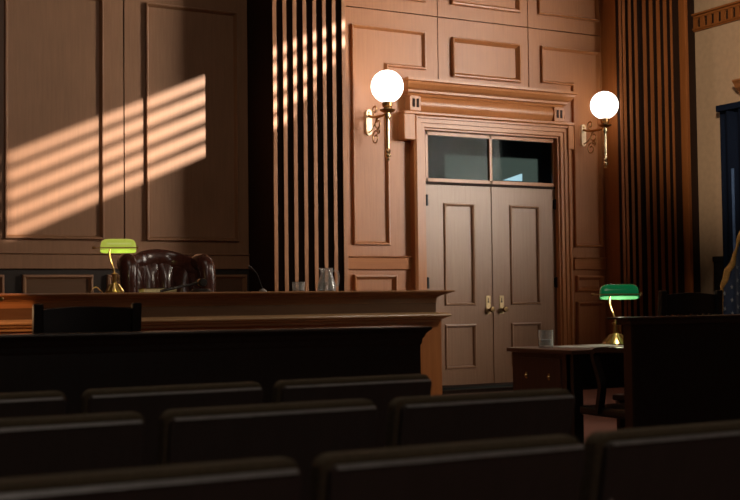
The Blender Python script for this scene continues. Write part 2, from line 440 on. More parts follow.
bm = nb(); box(bm, 8.24, 8.262, W+.008, W+.022, H-1.01, H+1.335); struct('trim_8', bm, M['door'])
# transom window
bm = nb()
tx0, tx1, tz0, tz1 = 7.315, 9.195, 1.365, 1.95
y0, y1 = W+.0, W+.05
for a, b, c, d in ((tx0, tx0+.035, tz0, tz1),(tx1-.035, tx1, tz0, tz1),(tx0, tx1, tz0, tz0+.04),(tx0, tx1, tz1-.04, tz1),(8.215, 8.25, tz0, tz1)):
    box(bm, a, b, y0, y1, H+c, H+d)
w2 = struct('window_2', bm, M['wallx'])
for a, b in ((tx0+.03, 8.22), (8.245, tx1-.03)):
    obj('pane', box(nb(), a, b, W+.022, W+.028, H+tz0+.035, H+tz1-.035), M['pane'], w2)
# corridor behind the doorway
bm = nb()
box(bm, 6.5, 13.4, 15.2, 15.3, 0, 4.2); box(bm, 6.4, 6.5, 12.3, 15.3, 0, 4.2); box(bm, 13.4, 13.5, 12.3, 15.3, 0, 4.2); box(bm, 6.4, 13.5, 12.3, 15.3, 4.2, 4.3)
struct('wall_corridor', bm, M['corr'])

# ------------------------------------------------------------------ judge's bench
bench = empty('judge_bench', "long wooden judge's bench with moulded top and a lower ledge along its front", 'bench', (0,0,0))
BX0, BX1 = .2, 4.93
def upath(x0, x1, yf, yb): return [(x0,yb),(x0,yf),(x1,yf),(x1,yb)]
def mould(bm, x0, x1, yf, yb, prof):         # prof: outward offset, rel height
    sweep(bm, upath(x0, x1, yf, yb), False, [(-o, H+z) for o, z in prof], flat)
bm = nb()
box(bm, BX0, BX1, 7.95, 8.60, H-.03, H+.066)
mould(bm, BX0, BX1, 7.95, 8.60, [(.0,-.0),(.004,.014),(.02,.020),(.024,.028),(.05,.036),(.075,.045),(.085,.048),(.10,.050),(.105,.058),(.10,.066),(.0,.066)][::1])
obj('bench_top', bm, M['bench'], bench)
bm = nb(); box(bm, BX0, BX1-.005, 7.955, 8.58, H-.13, H+.002)
obj('frieze', bm, M['friezew'], bench)  # dark tone carries the shade under the bench top
bm = nb()
mould(bm, BX0, BX1-.02, 7.94, 8.58, [(-.02,-.175),(.012,-.178),(.022,-.160),(.04,-.155),(.055,-.150),(.060,-.140),(.085,-.134),(.09,-.125),(.086,-.116),(.055,-.104),(-.02,-.100)])
obj('ledge', bm, M['ledge'], bench)
bm = nb(); box(bm, BX0, BX1+.045, 7.96, 8.56, 0, H-.15)
obj('bench_body', bm, M['benchz'], bench)
# raised floor behind the bench
struct('floor_platform', box(nb(), .2, 4.9, 8.62, 10.8, 0, .28), M['carpet'])

# dark bar rail in front of the bench
rail = empty('bar_rail', 'low black panelled rail in front of the judge bench, with a moulded cap', 'rail', (0,0,0))
bm = nb(); RX1 = 3.006
box(bm, -.8, RX1, 5.0, 5.12, 0, H-.16); obj('rail_panel', bm, M['dark'], rail)  # rail coloured near-black to read as unlit
bm = nb(); mould(bm, -.8, RX1, 5.0, 5.12, [(0,-.235),(.006,-.225),(.008,-.205),(.016,-.195),(.022,-.18),(.034,-.168),(.042,-.163),(.044,-.155),(.04,-.149),(0,-.147)])
box(bm, -.8, RX1, 5.0, 5.12, H-.2, H-.147)
obj('rail_cap', bm, M['dark'], rail)
ra = math.radians(-7); rail.rotation_euler.z = ra; rail.scale = (1,1,1.018)
rail.location = (3.006 - (3.006*cos(ra) - 5.0*sin(ra)), 5.0 - (3.006*sin(ra) + 5.0*cos(ra)), 0)

# tall dark box panel on the right
bp = empty('witness_stand', 'tall black boxed stand with a thin projecting top in front of the right table', 'stand', (0,0,0))
bm = nb(); box(bm, 4.312, 5.9, 5.0, 5.06, 0, H-.15); box(bm, 5.84, 5.9, 5.06, 5.16, 0, H-.15); obj('front_panel', bm, M['black'], bp)  # front coloured black in place of shade
bm = nb(); box(bm, 4.306, 4.320, 4.995, 5.058, 0, H-.15); obj('end_panel', bm, M['darkx'], bp)
bm = nb(); box(bm, 4.262, 5.98, 4.965, 5.14, H-.122, H-.11); box(bm, 4.292, 5.93, 4.98, 5.10, H-.152, H-.12)
obj('stand_top', bm, M['darkx'], bp, bevel=.004)

# ------------------------------------------------------------------ auditorium seats
def make_seat(label):
    t = empty('auditorium_seat', label, 'seat', (0,0,0), 0, 'rows of auditorium seats')
    w = .251
    # reclined back: y grows as z falls
    L = lambda z: (.875-z)*.22
    def slab(bm, w0, w1, z0, z1, ya, yb, rc, seg=6):
        out = []
        out += [(-w0, z0), (w0, z0)]
        out += [(w1-rc+rc*cos(t), z1-rc+rc*sin(t)) for t in [PI/2*k/seg for k in range(seg+1)]]
        out += [(-w1+rc-rc*sin(t), z1-rc+rc*cos(t)) for t in [PI/2*k/seg for k in range(seg+1)]]
        A = [bm.verts.new((x, L(z)+ya, z)) for x, z in out]; B = [bm.verts.new((x, L(z)+yb, z)) for x, z in out]
        bm.faces.new(A); bm.faces.new(B[::-1]); n = len(out)
        for i in range(n): bm.faces.new((A[i], A[(i+1) % n], B[(i+1) % n], B[i]))
        return bm
    obj('back_panel', slab(nb(), w-.014, w-.004, .40, .868, 0, .018, .014), M['seatpanel'], t, bevel=.004)
    obj('backrest_cushion', slab(nb(), w-.010, w+.003, .44, .882, .018, .070, .024), M['uphol'], t, smooth=60, bevel=.012)
    bm = nb(); a = L(.865)
    A = [[bm.verts.new((x, a+y, z)) for y, z in ((-.004,.862),(-.003,.864),(-.001,.868),(.008,.868),(.008,.862))] for x in (-w+.012, w-.014)]
    bm.faces.new(A[0]); bm.faces.new(A[1][::-1])
    for k in range(5): bm.faces.new((A[0][k], A[0][(k+1) % 5], A[1][(k+1) % 5], A[1][k]))
    obj('edge_strip', bm, M['strip'], t)
    for s in (-1, 1):
        bm = nb(); lathe(bm, [(.005,0),(.004,-.004),(0,-.005)], (s*(w-.024), L(.76)+.001, .76), 10, 'y'); obj('bolt', bm, M['strip'], t)
    obj('folding_seat', box(nb(), -w+.02, w-.02, .20, .27, .38, .64), M['black'], t, bevel=.025)
    for s in (-1, 1):
        bm = nb(); box(bm, s*.235-.012, s*.235+.012, .12, .20, .02, .60); box(bm, s*.235-.016, s*.235+.016, .02, .34, 0, .02)
        obj('standard', bm, M['iron'], t, bevel=.004)
    return t
s0 = make_seat('dark auditorium seat, right end of the farthest seat row, below the bench end')
s0.location = (1.678, 3.13, 0)
for (x, y, zs, lab) in (
    (1.124, 3.13, 1, 'dark auditorium seat in the farthest row, one place left of its end seat'),
    (.570, 3.13, 1, 'dark auditorium seat in the farthest row, cut off by the left photo edge'),
    (1.645, 2.40, 1, 'dark auditorium seat, right end of the middle row, beside the open aisle'),
    (1.097, 2.42, 1, 'dark auditorium seat at the centre of the middle row'),
    (.549, 2.42, 1, 'dark auditorium seat in the middle row, cut off by the left photo edge'),
    (1.635, 1.67, .985, 'dark auditorium seat of the nearest row at the bottom right corner'),
    (1.092, 1.67, .985, 'dark auditorium seat at the centre of the nearest row'),
    (.549, 1.67, .985, 'dark auditorium seat of the nearest row at the bottom left corner')):
    d = dup(s0, (x, y, 0), 0, lab); d.scale = (1, 1, zs)

# ------------------------------------------------------------------ globe wall lamps
def make_sconce(label, arm):
    """origin on the wall, arm comes towards -Y, lamp centre above its end"""
    t = empty('wall_lamp', label, 'wall lamp', (0,0,0), 0, 'globe wall lamps beside the door')
    # wall plate
    bm = nb()
    out = [(-.045+.0, -.13)] ; out = []
    for k in range(9): a = PI + PI*k/8; out.append((.045*cos(a), -.105+.045*sin(a)))
    for k in range(9): a = PI*k/8; out.append((.045*cos(a), .105+.045*sin(a)))
    A = [bm.verts.new((x, 0, z+.09)) for x, z in out]; B = [bm.verts.new((x*.8, -.03, z*.97+.09)) for x, z in out]
    bm.faces.new(A); bm.faces.new(B[::-1])
    for i in range(len(out)): bm.faces.new((A[i], A[(i+1) % len(out)], B[(i+1) % len(out)], B[i]))
    pl = obj('wall_plate', bm, M['sconcem'], t, smooth=40)
    for z in (.20, -.02):
        bm = nb(); lathe(bm, [(.012,0),(.010,-.012),(0,-.016)], (0,-.028,z), 12, 'y'); obj('screw', bm, M['brass'], pl, smooth=True)
    bm = nb()
    tube(bm, bez([(0,-.02,.165),(0,-.12,.135),(0,-arm*.55,.125),(0,-arm,.125)], 8), .017, 10)
    obj('arm', bm, M['brassd'], t, smooth=True)
    # scrolls of thin rod under the arm
    def spiral(cy, cz, r0, r1, a0, turns, n=30):
        return [(0, cy + (r0+(r1-r0)*k/n)*cos(a0+2*PI*turns*k/n), cz + (r0+(r1-r0)*k/n)*sin(a0+2*PI*turns*k/n)) for k in range(n+1)]
    bm = nb()
    tube(bm, bez([(0,-.02,-.03),(0,-.10,.0),(0,-.17,.06),(0,-.22,.115)], 8), .008, 6)
    tube(bm, spiral(-.235, .05, .075, .022, PI*.5, -1.15), .008, 6)
    tube(bm, spiral(-.16, .21, .06, .02, -PI*.5, 1.2), .008, 6)
    tube(bm, spiral(-.175, -.105, .085, .022, PI*.75, -1.3), .008, 6)
    tube(bm, spiral(-.235, -.03, .04, .014, PI, 1.1), .007, 6)
    obj('scroll', bm, M['brassd'], t, smooth=True)
    # stem, cup and drop finial
    bm = nb()
    lathe(bm, [(0,-.46),(.012,-.455),(.020,-.47),(.014,-.45),(.010,-.44),(.030,-.425),(.034,-.405),(.022,-.39),(.028,-.375),(.034,-.36),(.018,-.345),(.020,-.32),(.024,-.22),(.026,-.10),(.022,-.03),(.03,0),(.038,.02),(.030,.045),(.034,.06),(0,.062)], (0,-arm,.08), 18)
    obj('stem', bm, M['brassl'], t, smooth=40)
    bm = nb()
    lathe(bm, [(.03,.135),(.045,.14),(.082,.160),(.088,.172),(.05,.178),(.045,.20),(.056,.21),(.060,.255),(.0,.256)], (0,-arm,0), 22)
    obj('fitter_cup', bm, M['brassd'], t, smooth=40)
    bm = nb(); bmesh.ops.create_uvsphere(bm, u_segments=40, v_segments=24, radius=.180, matrix=Matrix.Translation((0,-arm,.43)))
    obj('globe', bm, M['globe'], t, smooth=True)
    return t
sc0 = make_sconce('glowing white globe wall lamp on a brass bracket, left of the double door', .45)
sc0.location = (6.56, W, H+1.915)
dup(sc0, (9.625, W, H+1.94), 0, 'glowing white globe wall lamp on a brass bracket, right of the double door').scale = (.94,.96,.94)

# ------------------------------------------------------------------ banker's lamps
def make_banker(label, shade_m, inner_m, wb=1.0):
    t = empty('banker_lamp', label, 'desk lamp', (0,0,0))
    bm = nb()
    lathe(bm, [(.060,0),(.062,.006),(.057,.012),(.050,.018),(.040,.032),(.028,.05),(.024,.058),(.020,.062)], (0,0,0), 24)
    for k in range(10):
        a = 2*PI*k/10
        tube(bm, [(.056*cos(a), .056*sin(a), .012), (.045*cos(a), .045*sin(a), .030), (.026*cos(a), .026*sin(a), .058)], .006, 6)
    for v in bm.verts:
        q = 1 + (wb-1)*min(1, math.hypot(v.co.x, v.co.y)/.06); v.co.x *= q; v.co.y *= q
    obj('lamp_base', bm, M['brass'], t, smooth=40)
    bm = nb()
    lathe(bm, [(.021,.056),(.021,.062),(.016,.066),(.016,.118),(.022,.121),(.022,.128),(.010,.133)], (0,0,0), 20)
    obj('column', bm, M['brass'], t, smooth=40)
    bm = nb()
    tube(bm, bez([(0,0,.128),(-.010,.004,.17),(-.026,.010,.215),(-.034,.012,.25),(-.030,.0,.292)], 8), .0065, 10)
    obj('neck', bm, M['brass'], t, smooth=True)
    # pull switch
    bm = nb(); tube(bm, [(.024,-.01,.125),(.026,-.01,.105),(.026,-.01,.075)], .003, 6); obj('pull_switch', bm, M['brass'], t)
    bm = nb(); tube(bm, [(-.140,-.066,.296),(.150,-.066,.296)], .0035, 8); lathe(bm, [(.0,-.172),(.009,-.168),(.010,-.158),(.006,-.150),(.004,-.145)], (.025,-.066,.296), 12, 'x'); lathe(bm, [(.004,.118),(.012,.122),(.012,.132),(0,.136)], (.025,-.066,.296), 12, 'x')
    obj('cross_rod', bm, M['brassd'], t, smooth=40)
    def tilt(bm): bmesh.ops.rotate(bm, verts=bm.verts, cent=(0,0,.285), matrix=Matrix.Rotation(math.radians(-9), 3, 'X'))
    # shade: trough with rounded shoulders, thin shell
    Ls, R, Hs = .118, .064, .082
    def shell(s, dz):
        def f(u, v):
            q = 2*u-1; x = Ls*s*(abs(q)**.75)*(1 if q > 0 else -1)
            e = max(0., 1-abs(q)**6)**.5 ; e = .30 + .70*e
            a = PI*v
            zz = (Hs*s)*(abs(sin(a))**.8)*(.45+.55*max(0., 1-abs(q)**5)**.5)
            return (x+.025, -R*s*cos(a)*e, .275 + dz + zz)
        return f
    bm = nb(); grid(bm, shell(1., 0), 30, 18)
    for sgn in (0, 1):
        vs = [bm.verts.new(shell(1., 0)(sgn, j/18)) for j in range(19)]
        bm.faces.new(vs)
    bmesh.ops.remove_doubles(bm, verts=bm.verts, dist=1e-5)
    tilt(bm)
    sh = obj('lamp_shade', bm, shade_m, t, smooth=60)
    bm = nb(); grid(bm, shell(.95, -.0), 30, 18); tilt(bm)
    obj('shade_lining', bm, inner_m, sh, smooth=60)
    return t
BT = H+.066
l1 = make_banker("glowing yellow-green banker's lamp with brass base on the judge bench", M['shade_lit'], M['shade_lit'])
l1.location = (2.472, 8.2, BT); l1.rotation_euler.z = math.radians(-17); l1.scale = (1.03,1.03,1.05)
l2 = make_banker("dark green banker's lamp with brass base on the table at right", M['shade_drk'], M['shade_in'], 1.35)
TZ = H-.325
l2.location = (5.452, 6.48, TZ); l2.rotation_euler.z = math.radians(-38); l2.scale = (1.12,1.12,1.15)
l3 = make_banker("banker's lamp at the left photo edge, only its brass rod knob showing", M['shade_drk'], M['shade_in'])
l3.location = (1.225, 6.60, .81); l3.scale = (1.1,1.1,1.1); l3.rotation_euler.z = math.radians(180-12)

# clerk's desk behind the rail that carries the left lamp
cd = empty('clerk_desk', 'small dark desk behind the bar rail at the left photo edge', 'desk', (0,0,0))
obj('desk_top', box(nb(), .1, 1.45, 6.2, 6.95, .775, .81), M['tabletop'], cd, bevel=.005)
for x in (.14, 1.35):
    for y in (6.24, 6.85): obj('leg', box(nb(), x, x+.06, y, y+.06, 0, .776), M['dark'], cd)

# ------------------------------------------------------------------ dark side chairs
def make_chair(label):
    t = empty('side_chair', label, 'chair', (0,0,0), 0, 'black chairs behind the rails')
    w = .25                                   # back at y=0, faces +Y
    for s in (-1, 1):
        bm = nb()
        pts = [(s*(w-.022), .0, 0), (s*(w-.022), .02, .44), (s*(w-.022), 0, .80), (s*(w-.022), -.015, 1.108)]
        rings = []
        for x, y, z in pts: rings.append([bm.verts.new((x+a, y+b, z)) for a, b in ((-.022,-.018),(.022,-.018),(.022,.018),(-.022,.018))])
        for i in range(3):
            for k in range(4): bm.faces.new((rings[i][k], rings[i][(k+1) % 4], rings[i+1][(k+1) % 4], rings[i+1][k]))
        bm.faces.new(rings[0]); bm.faces.new(rings[-1])
        obj('back_post', bm, M['black'], t, bevel=.006)
    bm = nb()
    def f(u, v):
        x = (2*u-1)*(w-.044); top = 1.083 + .012*sin(PI*u); bow = -.02*sin(PI*u)
        return (x, -.01+bow, .966 + (top-.966)*v)
    grid(bm, f, 16, 2)
    r = bmesh.ops.extrude_face_region(bm, geom=bm.faces[:]); bmesh.ops.translate(bm, verts=[v for v in r['geom'] if isinstance(v, bmesh.types.BMVert)], vec=(0,.022,0))
    obj('top_rail', bm, M['black'], t, bevel=.004)
    obj('lower_rail', box(nb(), -w+.04, w-.04, -.005, .017, .56, .61), M['black'], t)
    for i in range(8):
        x = -w+.075 + i*(2*w-.15)/7
        obj('spindle', box(nb(), x-.012, x+.012, -.016, .002, .60, .975), M['black'], t)
    obj('seat', box(nb(), -w-.005, w+.005, .02, .46, .425, .465), M['black'], t, bevel=.015)
    for s in (-1, 1):
        obj('front_leg', box(nb(), s*(w-.03)-.02, s*(w-.03)+.02, .39, .43, 0, .43), M['black'], t, bevel=.004)
    obj('stretcher', box(nb(), -w+.03, w-.03, .40, .42, .18, .21), M['black'], t)
    return t
c0 = make_chair('black spindle-back chair behind the rail, below the lit desk lamp')
c0.location = (1.535, 5.52, 0)
c1 = dup(c0, (5.41, 5.72, 0), 0, 'black spindle-back chair at the right, showing above the boxed stand'); c1.scale = (1.02,1,1.032)

# ------------------------------------------------------------------ table on the right
tb = empty('counsel_table', 'dark brown table with panelled side and drawers, in front of the double door', 'table', (0,0,0))
tx0, ty0, tx1, ty1 = 4.665, 5.945, 6.55, 6.585
obj('table_top', box(nb(), tx0-.03, tx1+.03, ty0-.025, ty1+.03, TZ-.028, TZ), M['tabletop'], tb, bevel=.006)
sp = obj('side_panel', box(nb(), tx0, tx0+.03, ty0+.03, ty1, .05, TZ-.028), M['table'], tb)
obj('panel_board', box(nb(), tx0-.008, tx0+.001, ty0+.12, ty1-.1, .09, TZ-.06), M['table'], sp, bevel=.004)
for y, z in ((6.42, -.50), (6.18, -.50)):
    bm = nb(); lathe(bm, [(.010,0),(.010,-.010),(.007,-.014),(0,-.015)], (tx0-.008, y, H+z), 12, 'x'); box(bm, tx0-.014, tx0-.006, y-.007, y+.007, H+z-.02, H+z+.02); obj('brass_catch', bm, M['brass'], sp)
for x, y in ((tx0, ty0), (tx1-.07, ty0), (tx1-.07, ty1-.07)):
    obj('leg', box(nb(), x, x+.07, y, y+.07, 0, TZ-.028), M['black'], tb)
obj('drawer_apron', box(nb(), tx0+.07, tx1-.07, ty0+.005, ty0+.06, .54, TZ-.028), M['black'], tb)  # legs and apron coloured black for the unlit front
# captain's chair pushed up to the table
cc = empty('captain_chair', 'black wooden armchair with a curved arm, tucked at the front of the right table', 'chair', (0,0,0))
ax0, ax1 = 4.565, 5.06
bm = nb(); box(bm, ax0+.02, ax1-.02, 5.32, 5.80, .41, .462); obj('seat', bm, M['black'], cc, bevel=.015)
for x in (ax0, ax1-.03):
    bm = nb()
    P = bez([(0,5.28,.80),(0,5.45,.805),(0,5.60,.800),(0,5.645,.77),(0,5.62,.70),(0,5.585,.60),(0,5.60,.50),(0,5.615,.43)], 6)
    def ribbon(bm, P, x0, x1, th):
        prev = None
        for i, p in enumerate(P):
            d = (P[min(i+1, len(P)-1)] - P[max(i-1, 0)]).normalized(); n = Vector((0, -d.z, d.y))*th/2
            ring = [bm.verts.new((xx, p.y+s*n.y, p.z+s*n.z)) for xx, s in ((x0,1),(x1,1),(x1,-1),(x0,-1))]
            if prev:
                for k in range(4): bm.faces.new((prev[k], prev[(k+1) % 4], ring[(k+1) % 4], ring[k]))
            else: bm.faces.new(ring)
            prev = ring
        bm.faces.new(prev)
    ribbon(bm, P, x, x+.045, .028)
    obj('arm', bm, M['black'], cc, smooth=40)
bm = nb(); box(bm, ax0+.02, ax1-.02, 5.27, 5.30, .62, .90); obj('backrest', bm, M['black'], cc, bevel=.01)
for x in (ax0+.03, ax1-.07): obj('back_post', box(nb(), x, x+.035, 5.29, 5.325, .40, .88), M['black'], cc)
bm = nb(); lathe(bm, [(.03,.08),(.03,.41)], (4.82,5.55,0), 14); obj('pedestal', bm, M['black'], cc)
for k in range(4):
    a = PI/4 + k*PI/2
    bm = nb(); tube(bm, [(4.82,5.55,.12),(4.82+.12*cos(a),5.55+.12*sin(a),.09),(4.82+.24*cos(a),5.55+.24*sin(a),.02)], .018, 8); obj('foot', bm, M['black'], cc)

# ------------------------------------------------------------------ judge's leather chair
jc = empty('judge_chair', "oxblood tufted leather chair with rolled wings behind the judge bench", 'chair', (3.14, 9.20, .28)); jc.scale = (.895,.93,.965)
def back(u, v):
    q = 2*u-1
    top = 1.255 - .075*abs(q)**1.6 - .05*max(0, abs(q)-.72)/.28
    z = .45 + (top-.45)*v
    x = .36*q*(1+.05*v)
    y = .06 + .10*v - .26*abs(q)**2.6
    # leather tufts: long leaf shaped pleats
    fr = abs(((q*2.5 + .5) % 1) - .5)*2
    band = sin(PI*min(1, max(0, (v-.42)/.49)))**.8 if .42 < v < .91 else 0
    tu = max(0., 1-(fr/(.12+.62*band))**2)
    y += .10*tu*band*(1 if abs(q) < .86 else 0) - .045*band
    if v > .9: y -= .025*sin(PI*(v-.9)/.10*.9)
    return (x, y, z)
bm = nb(); grid(bm, back, 84, 48)
bk = obj('backrest', bm, M['leather'], jc, smooth=80)
mo = bk.modifiers.new('thick', 'SOLIDIFY'); mo.thickness = .09; mo.offset = 1
mo = bk.modifiers.new('soft', 'SUBSURF'); mo.levels = 1; mo.render_levels = 1
for row, zz in ((0, .86), (1, 1.02)):
    for k in range(-2, 3):
        q = (k + (.5 if row else 0))/2.5
        if abs(q) > .75: continue
        p = Vector(back((q+1)/2, .62)); bm = nb()
        bmesh.ops.create_uvsphere(bm, u_segments=10, v_segments=6, radius=.012, matrix=Matrix.Translation((p.x, p.y-.02, zz)))
        obj('button', bm, M['leather'], jc, smooth=True)
for s, rx in ((-1, .055), (1, .085)):
    bm = nb()
    P = [(s*.345, -.23, .60), (s*.355, -.225, .95), (s*.352, -.21, 1.10), (s*.345, -.17, 1.165), (s*.335, -.10, 1.175), (s*.32, -.0, 1.165)]
    tube(bm, bez(P, 6), [.06 + .02*min(1, i/14) if i < 26 else .08*(1-(i-26)/12) for i in range(31)], 18)
    obj('wing', bm, M['leather'], jc, smooth=True)
bm = nb(); box(bm, -.33, .33, -.45, .02, .36, .50); obj('seat_cushion', bm, M['leather'], jc, bevel=.05)
for s in (-1, 1):
    bm = nb(); box(bm, s*.36-.05, s*.36+.05, -.42, .02, .34, .66); obj('armrest', bm, M['leather'], jc, bevel=.04)
bm = nb(); lathe(bm, [(.035,.06),(.035,.37)], (0,-.18,0), 14); obj('pedestal', bm, M['dark'], jc)
for k in range(5):
    a = 2*PI*k/5
    bm = nb(); tube(bm, [(0,-.18,.09),(.3*cos(a),-.18+.3*sin(a),.025)], .025, 8); obj('foot', bm, M['dark'], jc)

# ------------------------------------------------------------------ things on the bench
bk = empty('book', 'closed book with cream pages lying before the leather chair', 'book', (2.81, 8.29, BT), math.radians(-5))
obj('page_block', box(nb(), -.115, .12, -.08, .08, .004, .030), M['cream'], bk)
obj('cover', box(box(nb(), -.12, .125, -.085, .085, 0, .004), -.12, .125, -.085, .085, .030, .034), M['dark'], bk)
gv = empty('gavel', 'dark wooden gavel with brass band resting on its round block', 'gavel', (3.07, 8.16, BT+.022), math.radians(0))
bm = nb(); tube(bm, [(-.29,-.03,-.012),(-.21,-.02,.004),(-.05,0,.036),(.01,.0,.048)], [.009,.011,.008,.008], 10); obj('handle', bm, M['black'], gv, smooth=True)
bm = nb(); lathe(bm, [(.0,-.052),(.026,-.050),(.030,-.040),(.024,-.032),(.026,-.014),(.026,.014),(.024,.032),(.030,.040),(.026,.050),(0,.052)], (.02,0,.048), 20, 'y'); hd = obj('gavel_head', bm, M['black'], gv, smooth=40)
bm = nb(); lathe(bm, [(.0275,-.010),(.0275,.010)], (.02,0,.048), 20, 'y'); obj('brass_band', bm, M['brass'], hd)
bm = nb(); lathe(bm, [(.072,0),(.072,.012),(.066,.016),(.060,.024),(0,.0255)], (3.09, 8.16, BT), 28)
tag(obj('sound_block', bm, M['black'], smooth=40), 'round dark sounding block under the gavel on the judge bench', 'block')
bm = nb(); tube(bm, bez([(2.295,8.17,BT+.006),(2.312,8.17,BT+.032),(2.34,8.18,BT+.040),(2.365,8.19,BT+.022),(2.385,8.195,BT+.005)], 8), .004, 6)
tag(obj('lamp_cord', bm, M['brass'], smooth=True), 'short looped brass cord beside the base of the lit lamp', 'cord')
mic = empty('microphone', 'thin black gooseneck microphone on the judge bench right of the leather chair', 'microphone', (3.565, 8.15, BT))
bm = nb(); lathe(bm, [(.028,0),(.028,.010),(.012,.018),(.006,.024)], (0,0,0), 18); obj('mic_base', bm, M['strip'], mic, smooth=40)
bm = nb(); tube(bm, bez([(0,0,.015),(-.02,0,.06),(-.045,0,.125),(-.07,0,.155)], 8), .0045, 8); obj('gooseneck', bm, M['iron'], mic, smooth=True)
bm = nb(); tube(bm, [(-.066,0,.150),(-.085,0,.165),(-.112,0,.186)], [.006,.010,.010], 10); obj('mic_head', bm, M['iron'], mic, smooth=True)

def tumbler(name, label, loc, r, h, fill):
    t = empty(name, label, 'glass', loc)
    bm = nb(); lathe(bm, [(0,0),(r*.93,0),(r*.96,.004),(r,h),(r-.0022,h),(r*.95-.002,.012),(0,.010)], (0,0,0), 32)
    obj('glass_body', bm, M['glass'], t, smooth=40)
    bm = nb(); lathe(bm, [(0,.0105),(r*.95-.0028,.0125),(r*.95+.05*r*fill/h-.0030,fill),(0,fill)], (0,0,0), 32)
    obj('water', bm, M['water'], t, smooth=40)
    return t
tumbler('water_glass', 'short glass tumbler on the judge bench left of the glass jug', (3.875, 8.2, BT), .048, .072, .03)
tumbler('water_glass', 'water glass half full on the left end of the right table', (4.80, 6.40, TZ), .049, .112, .052)
jg = empty('water_jug', 'small glass water jug with a handle on the judge bench', 'jug', (4.11, 8.2, BT))
bm = nb()
po = [(.066,0),(.070,.004),(.070,.012),(.067,.045),(.055,.095),(.044,.135),(.044,.160),(.050,.176)]
pi_ = [(.047,.176),(.0415,.160),(.0412,.135),(.052,.095),(.064,.045),(.067,.012),(0,.009)]
lathe(bm, [(0,0)]+po+pi_, (0,0,0), 36)
for v in bm.verts:                       # pull a pouring lip to the left
    if v.co.z > .15 and v.co.x < -.03: v.co.x -= (v.co.z-.15)*1.0*max(0, -v.co.x/.05-.5)
obj('jug_body', bm, M['glass'], jg, smooth=50)
bm = nb(); tube(bm, bez([(.044,0,.150),(.070,0,.158),(.098,0,.135),(.102,0,.085),(.088,0,.045),(.060,0,.035)], 8), .0075, 10); obj('handle', bm, M['glass'], jg, smooth=True)
bm = nb(); lathe(bm, [(0,.0095),(.0662,.0125),(.0632,.045),(.0562,.07),(0,.07)], (0,0,0), 36); obj('water', bm, M['water'], jg, smooth=50)
bm = nb(); box(bm, -.10, .10, -.07, .07, 0, .003); o = obj('paper_sheet', bm, M['paper'], loc=(4.52, 8.25, BT)); o.rotation_euler.z = .2
tag(o, 'white paper sheet lying on the right end of the judge bench', 'paper')
for (x, y, r, lab) in ((4.98, 6.30, .25, 'white paper sheet on the right table next to the water glass'), (5.22, 6.34, -.2, 'white paper sheet on the right table beside the lamp base')):
    bm = nb(); box(bm, -.105, .105, -.148, .148, 0, .003); o = obj('paper_sheet', bm, M['paper'], loc=(x, y, TZ)); o.rotation_euler.z = r; tag(o, lab, 'paper')

# ------------------------------------------------------------------ right corner: drape, flag, wooden hood
dr = empty('navy_drape', 'dark navy hanging drape with a flat top band on the right wall', 'drape', (0,0,0))
def drape(u, v):
    y = 11.43 - 1.6*u
    return (11.40 + .035*sin(u*46) - .0*v, y, .05 + (H+2.35-.05)*v)
bm = nb(); grid(bm, drape, 110, 6)
o = obj('drape_cloth', bm, M['navy'], dr, smooth=80); mo = o.modifiers.new('thick', 'SOLIDIFY'); mo.thickness = .006
bm = nb(); box(bm, 11.33, 11.48, 9.7, 11.43, H+2.35, H+2.43); obj('top_band', bm, M['navy'], dr, bevel=.006)
obj('daylight_streak', box(nb(), 11.345, 11.355, 11.16, 11.20, H+.4, H+1.6), M['navyl'], dr)  # pale strip painted for daylight at the drape edge
bm = nb()
hp = [(0,2.52),(.06,2.52),(.08,2.57),(.14,2.61),(.17,2.66),(.20,2.69),(.20,2.71),(0,2.72)]
sweep(bm, [(9.4,0),(11.11,0)], False, [(h, z) for h, z in hp], lambda a, b, z: (11.5-b, a, H+z))
struct('trim_9', bm, M['wallx'])

fl = empty('flag', 'blue flag with white stars and gold fringe hanging on a pole at the right edge', 'flag', (0,0,0))
# outline of the hanging cloth: left edge points (x, rel z) from bottom to top
LE = [(10.78,-.80),(10.765,-.45),(10.77,-.2),(10.785,.09),(10.84,.17),(10.865,.28),(10.93,.37),(10.965,.48),(11.03,.56),(11.08,.66),(11.17,.80),(11.25,.94)]
def le(v):
    t = v*(len(LE)-1); i = min(int(t), len(LE)-2); f = t-i
    return (LE[i][0]*(1-f)+LE[i+1][0]*f, LE[i][1]*(1-f)+LE[i+1][1]*f)
def flagf(u, v):
    x0, z = le(v); x1 = 11.30
    x = x0+(x1-x0)*u
    return (x, 10.8+.03*sin((x-10.7)*22), H+z)
bm = nb(); grid(bm, flagf, 24, 44)
o = obj('flag_cloth', bm, M['flag'], fl, smooth=80); mo = o.modifiers.new('thick', 'SOLIDIFY'); mo.thickness = .004
def fringef(u, v):
    x0, z = le(v); w = .065
    x = x0 - w*u
    return (x, 10.795+.03*sin((x-10.7)*22)-.004*sin(v*200), H+z+.03*u)
bm = nb(); grid(bm, fringef, 3, 88)
o = obj('gold_fringe', bm, M['gold'], fl, smooth=80); mo = o.modifiers.new('thick', 'SOLIDIFY'); mo.thickness = .008
bm = nb()
for i, (x, z) in enumerate(((10.875,.10),(10.875,-.06),(10.875,-.22),(10.98,.18),(10.98,.02),(10.98,-.14),(10.98,.34),(11.08,.26),(11.08,.10),(10.80,.02),(10.80,-.16))):
    y = 10.8+.03*sin((x-10.7)*22)-.010
    pts = [bm.verts.new((x + (.034 if k % 2 == 0 else .014)*sin(PI*k/5), y, H+z + (.034 if k % 2 == 0 else .014)*cos(PI*k/5))) for k in range(10)]
    c = bm.verts.new((x, y-.003, H+z))
    for k in range(10): bm.faces.new((pts[k], pts[(k+1) % 10], c))
obj('star_pattern', bm, M['star'], fl)
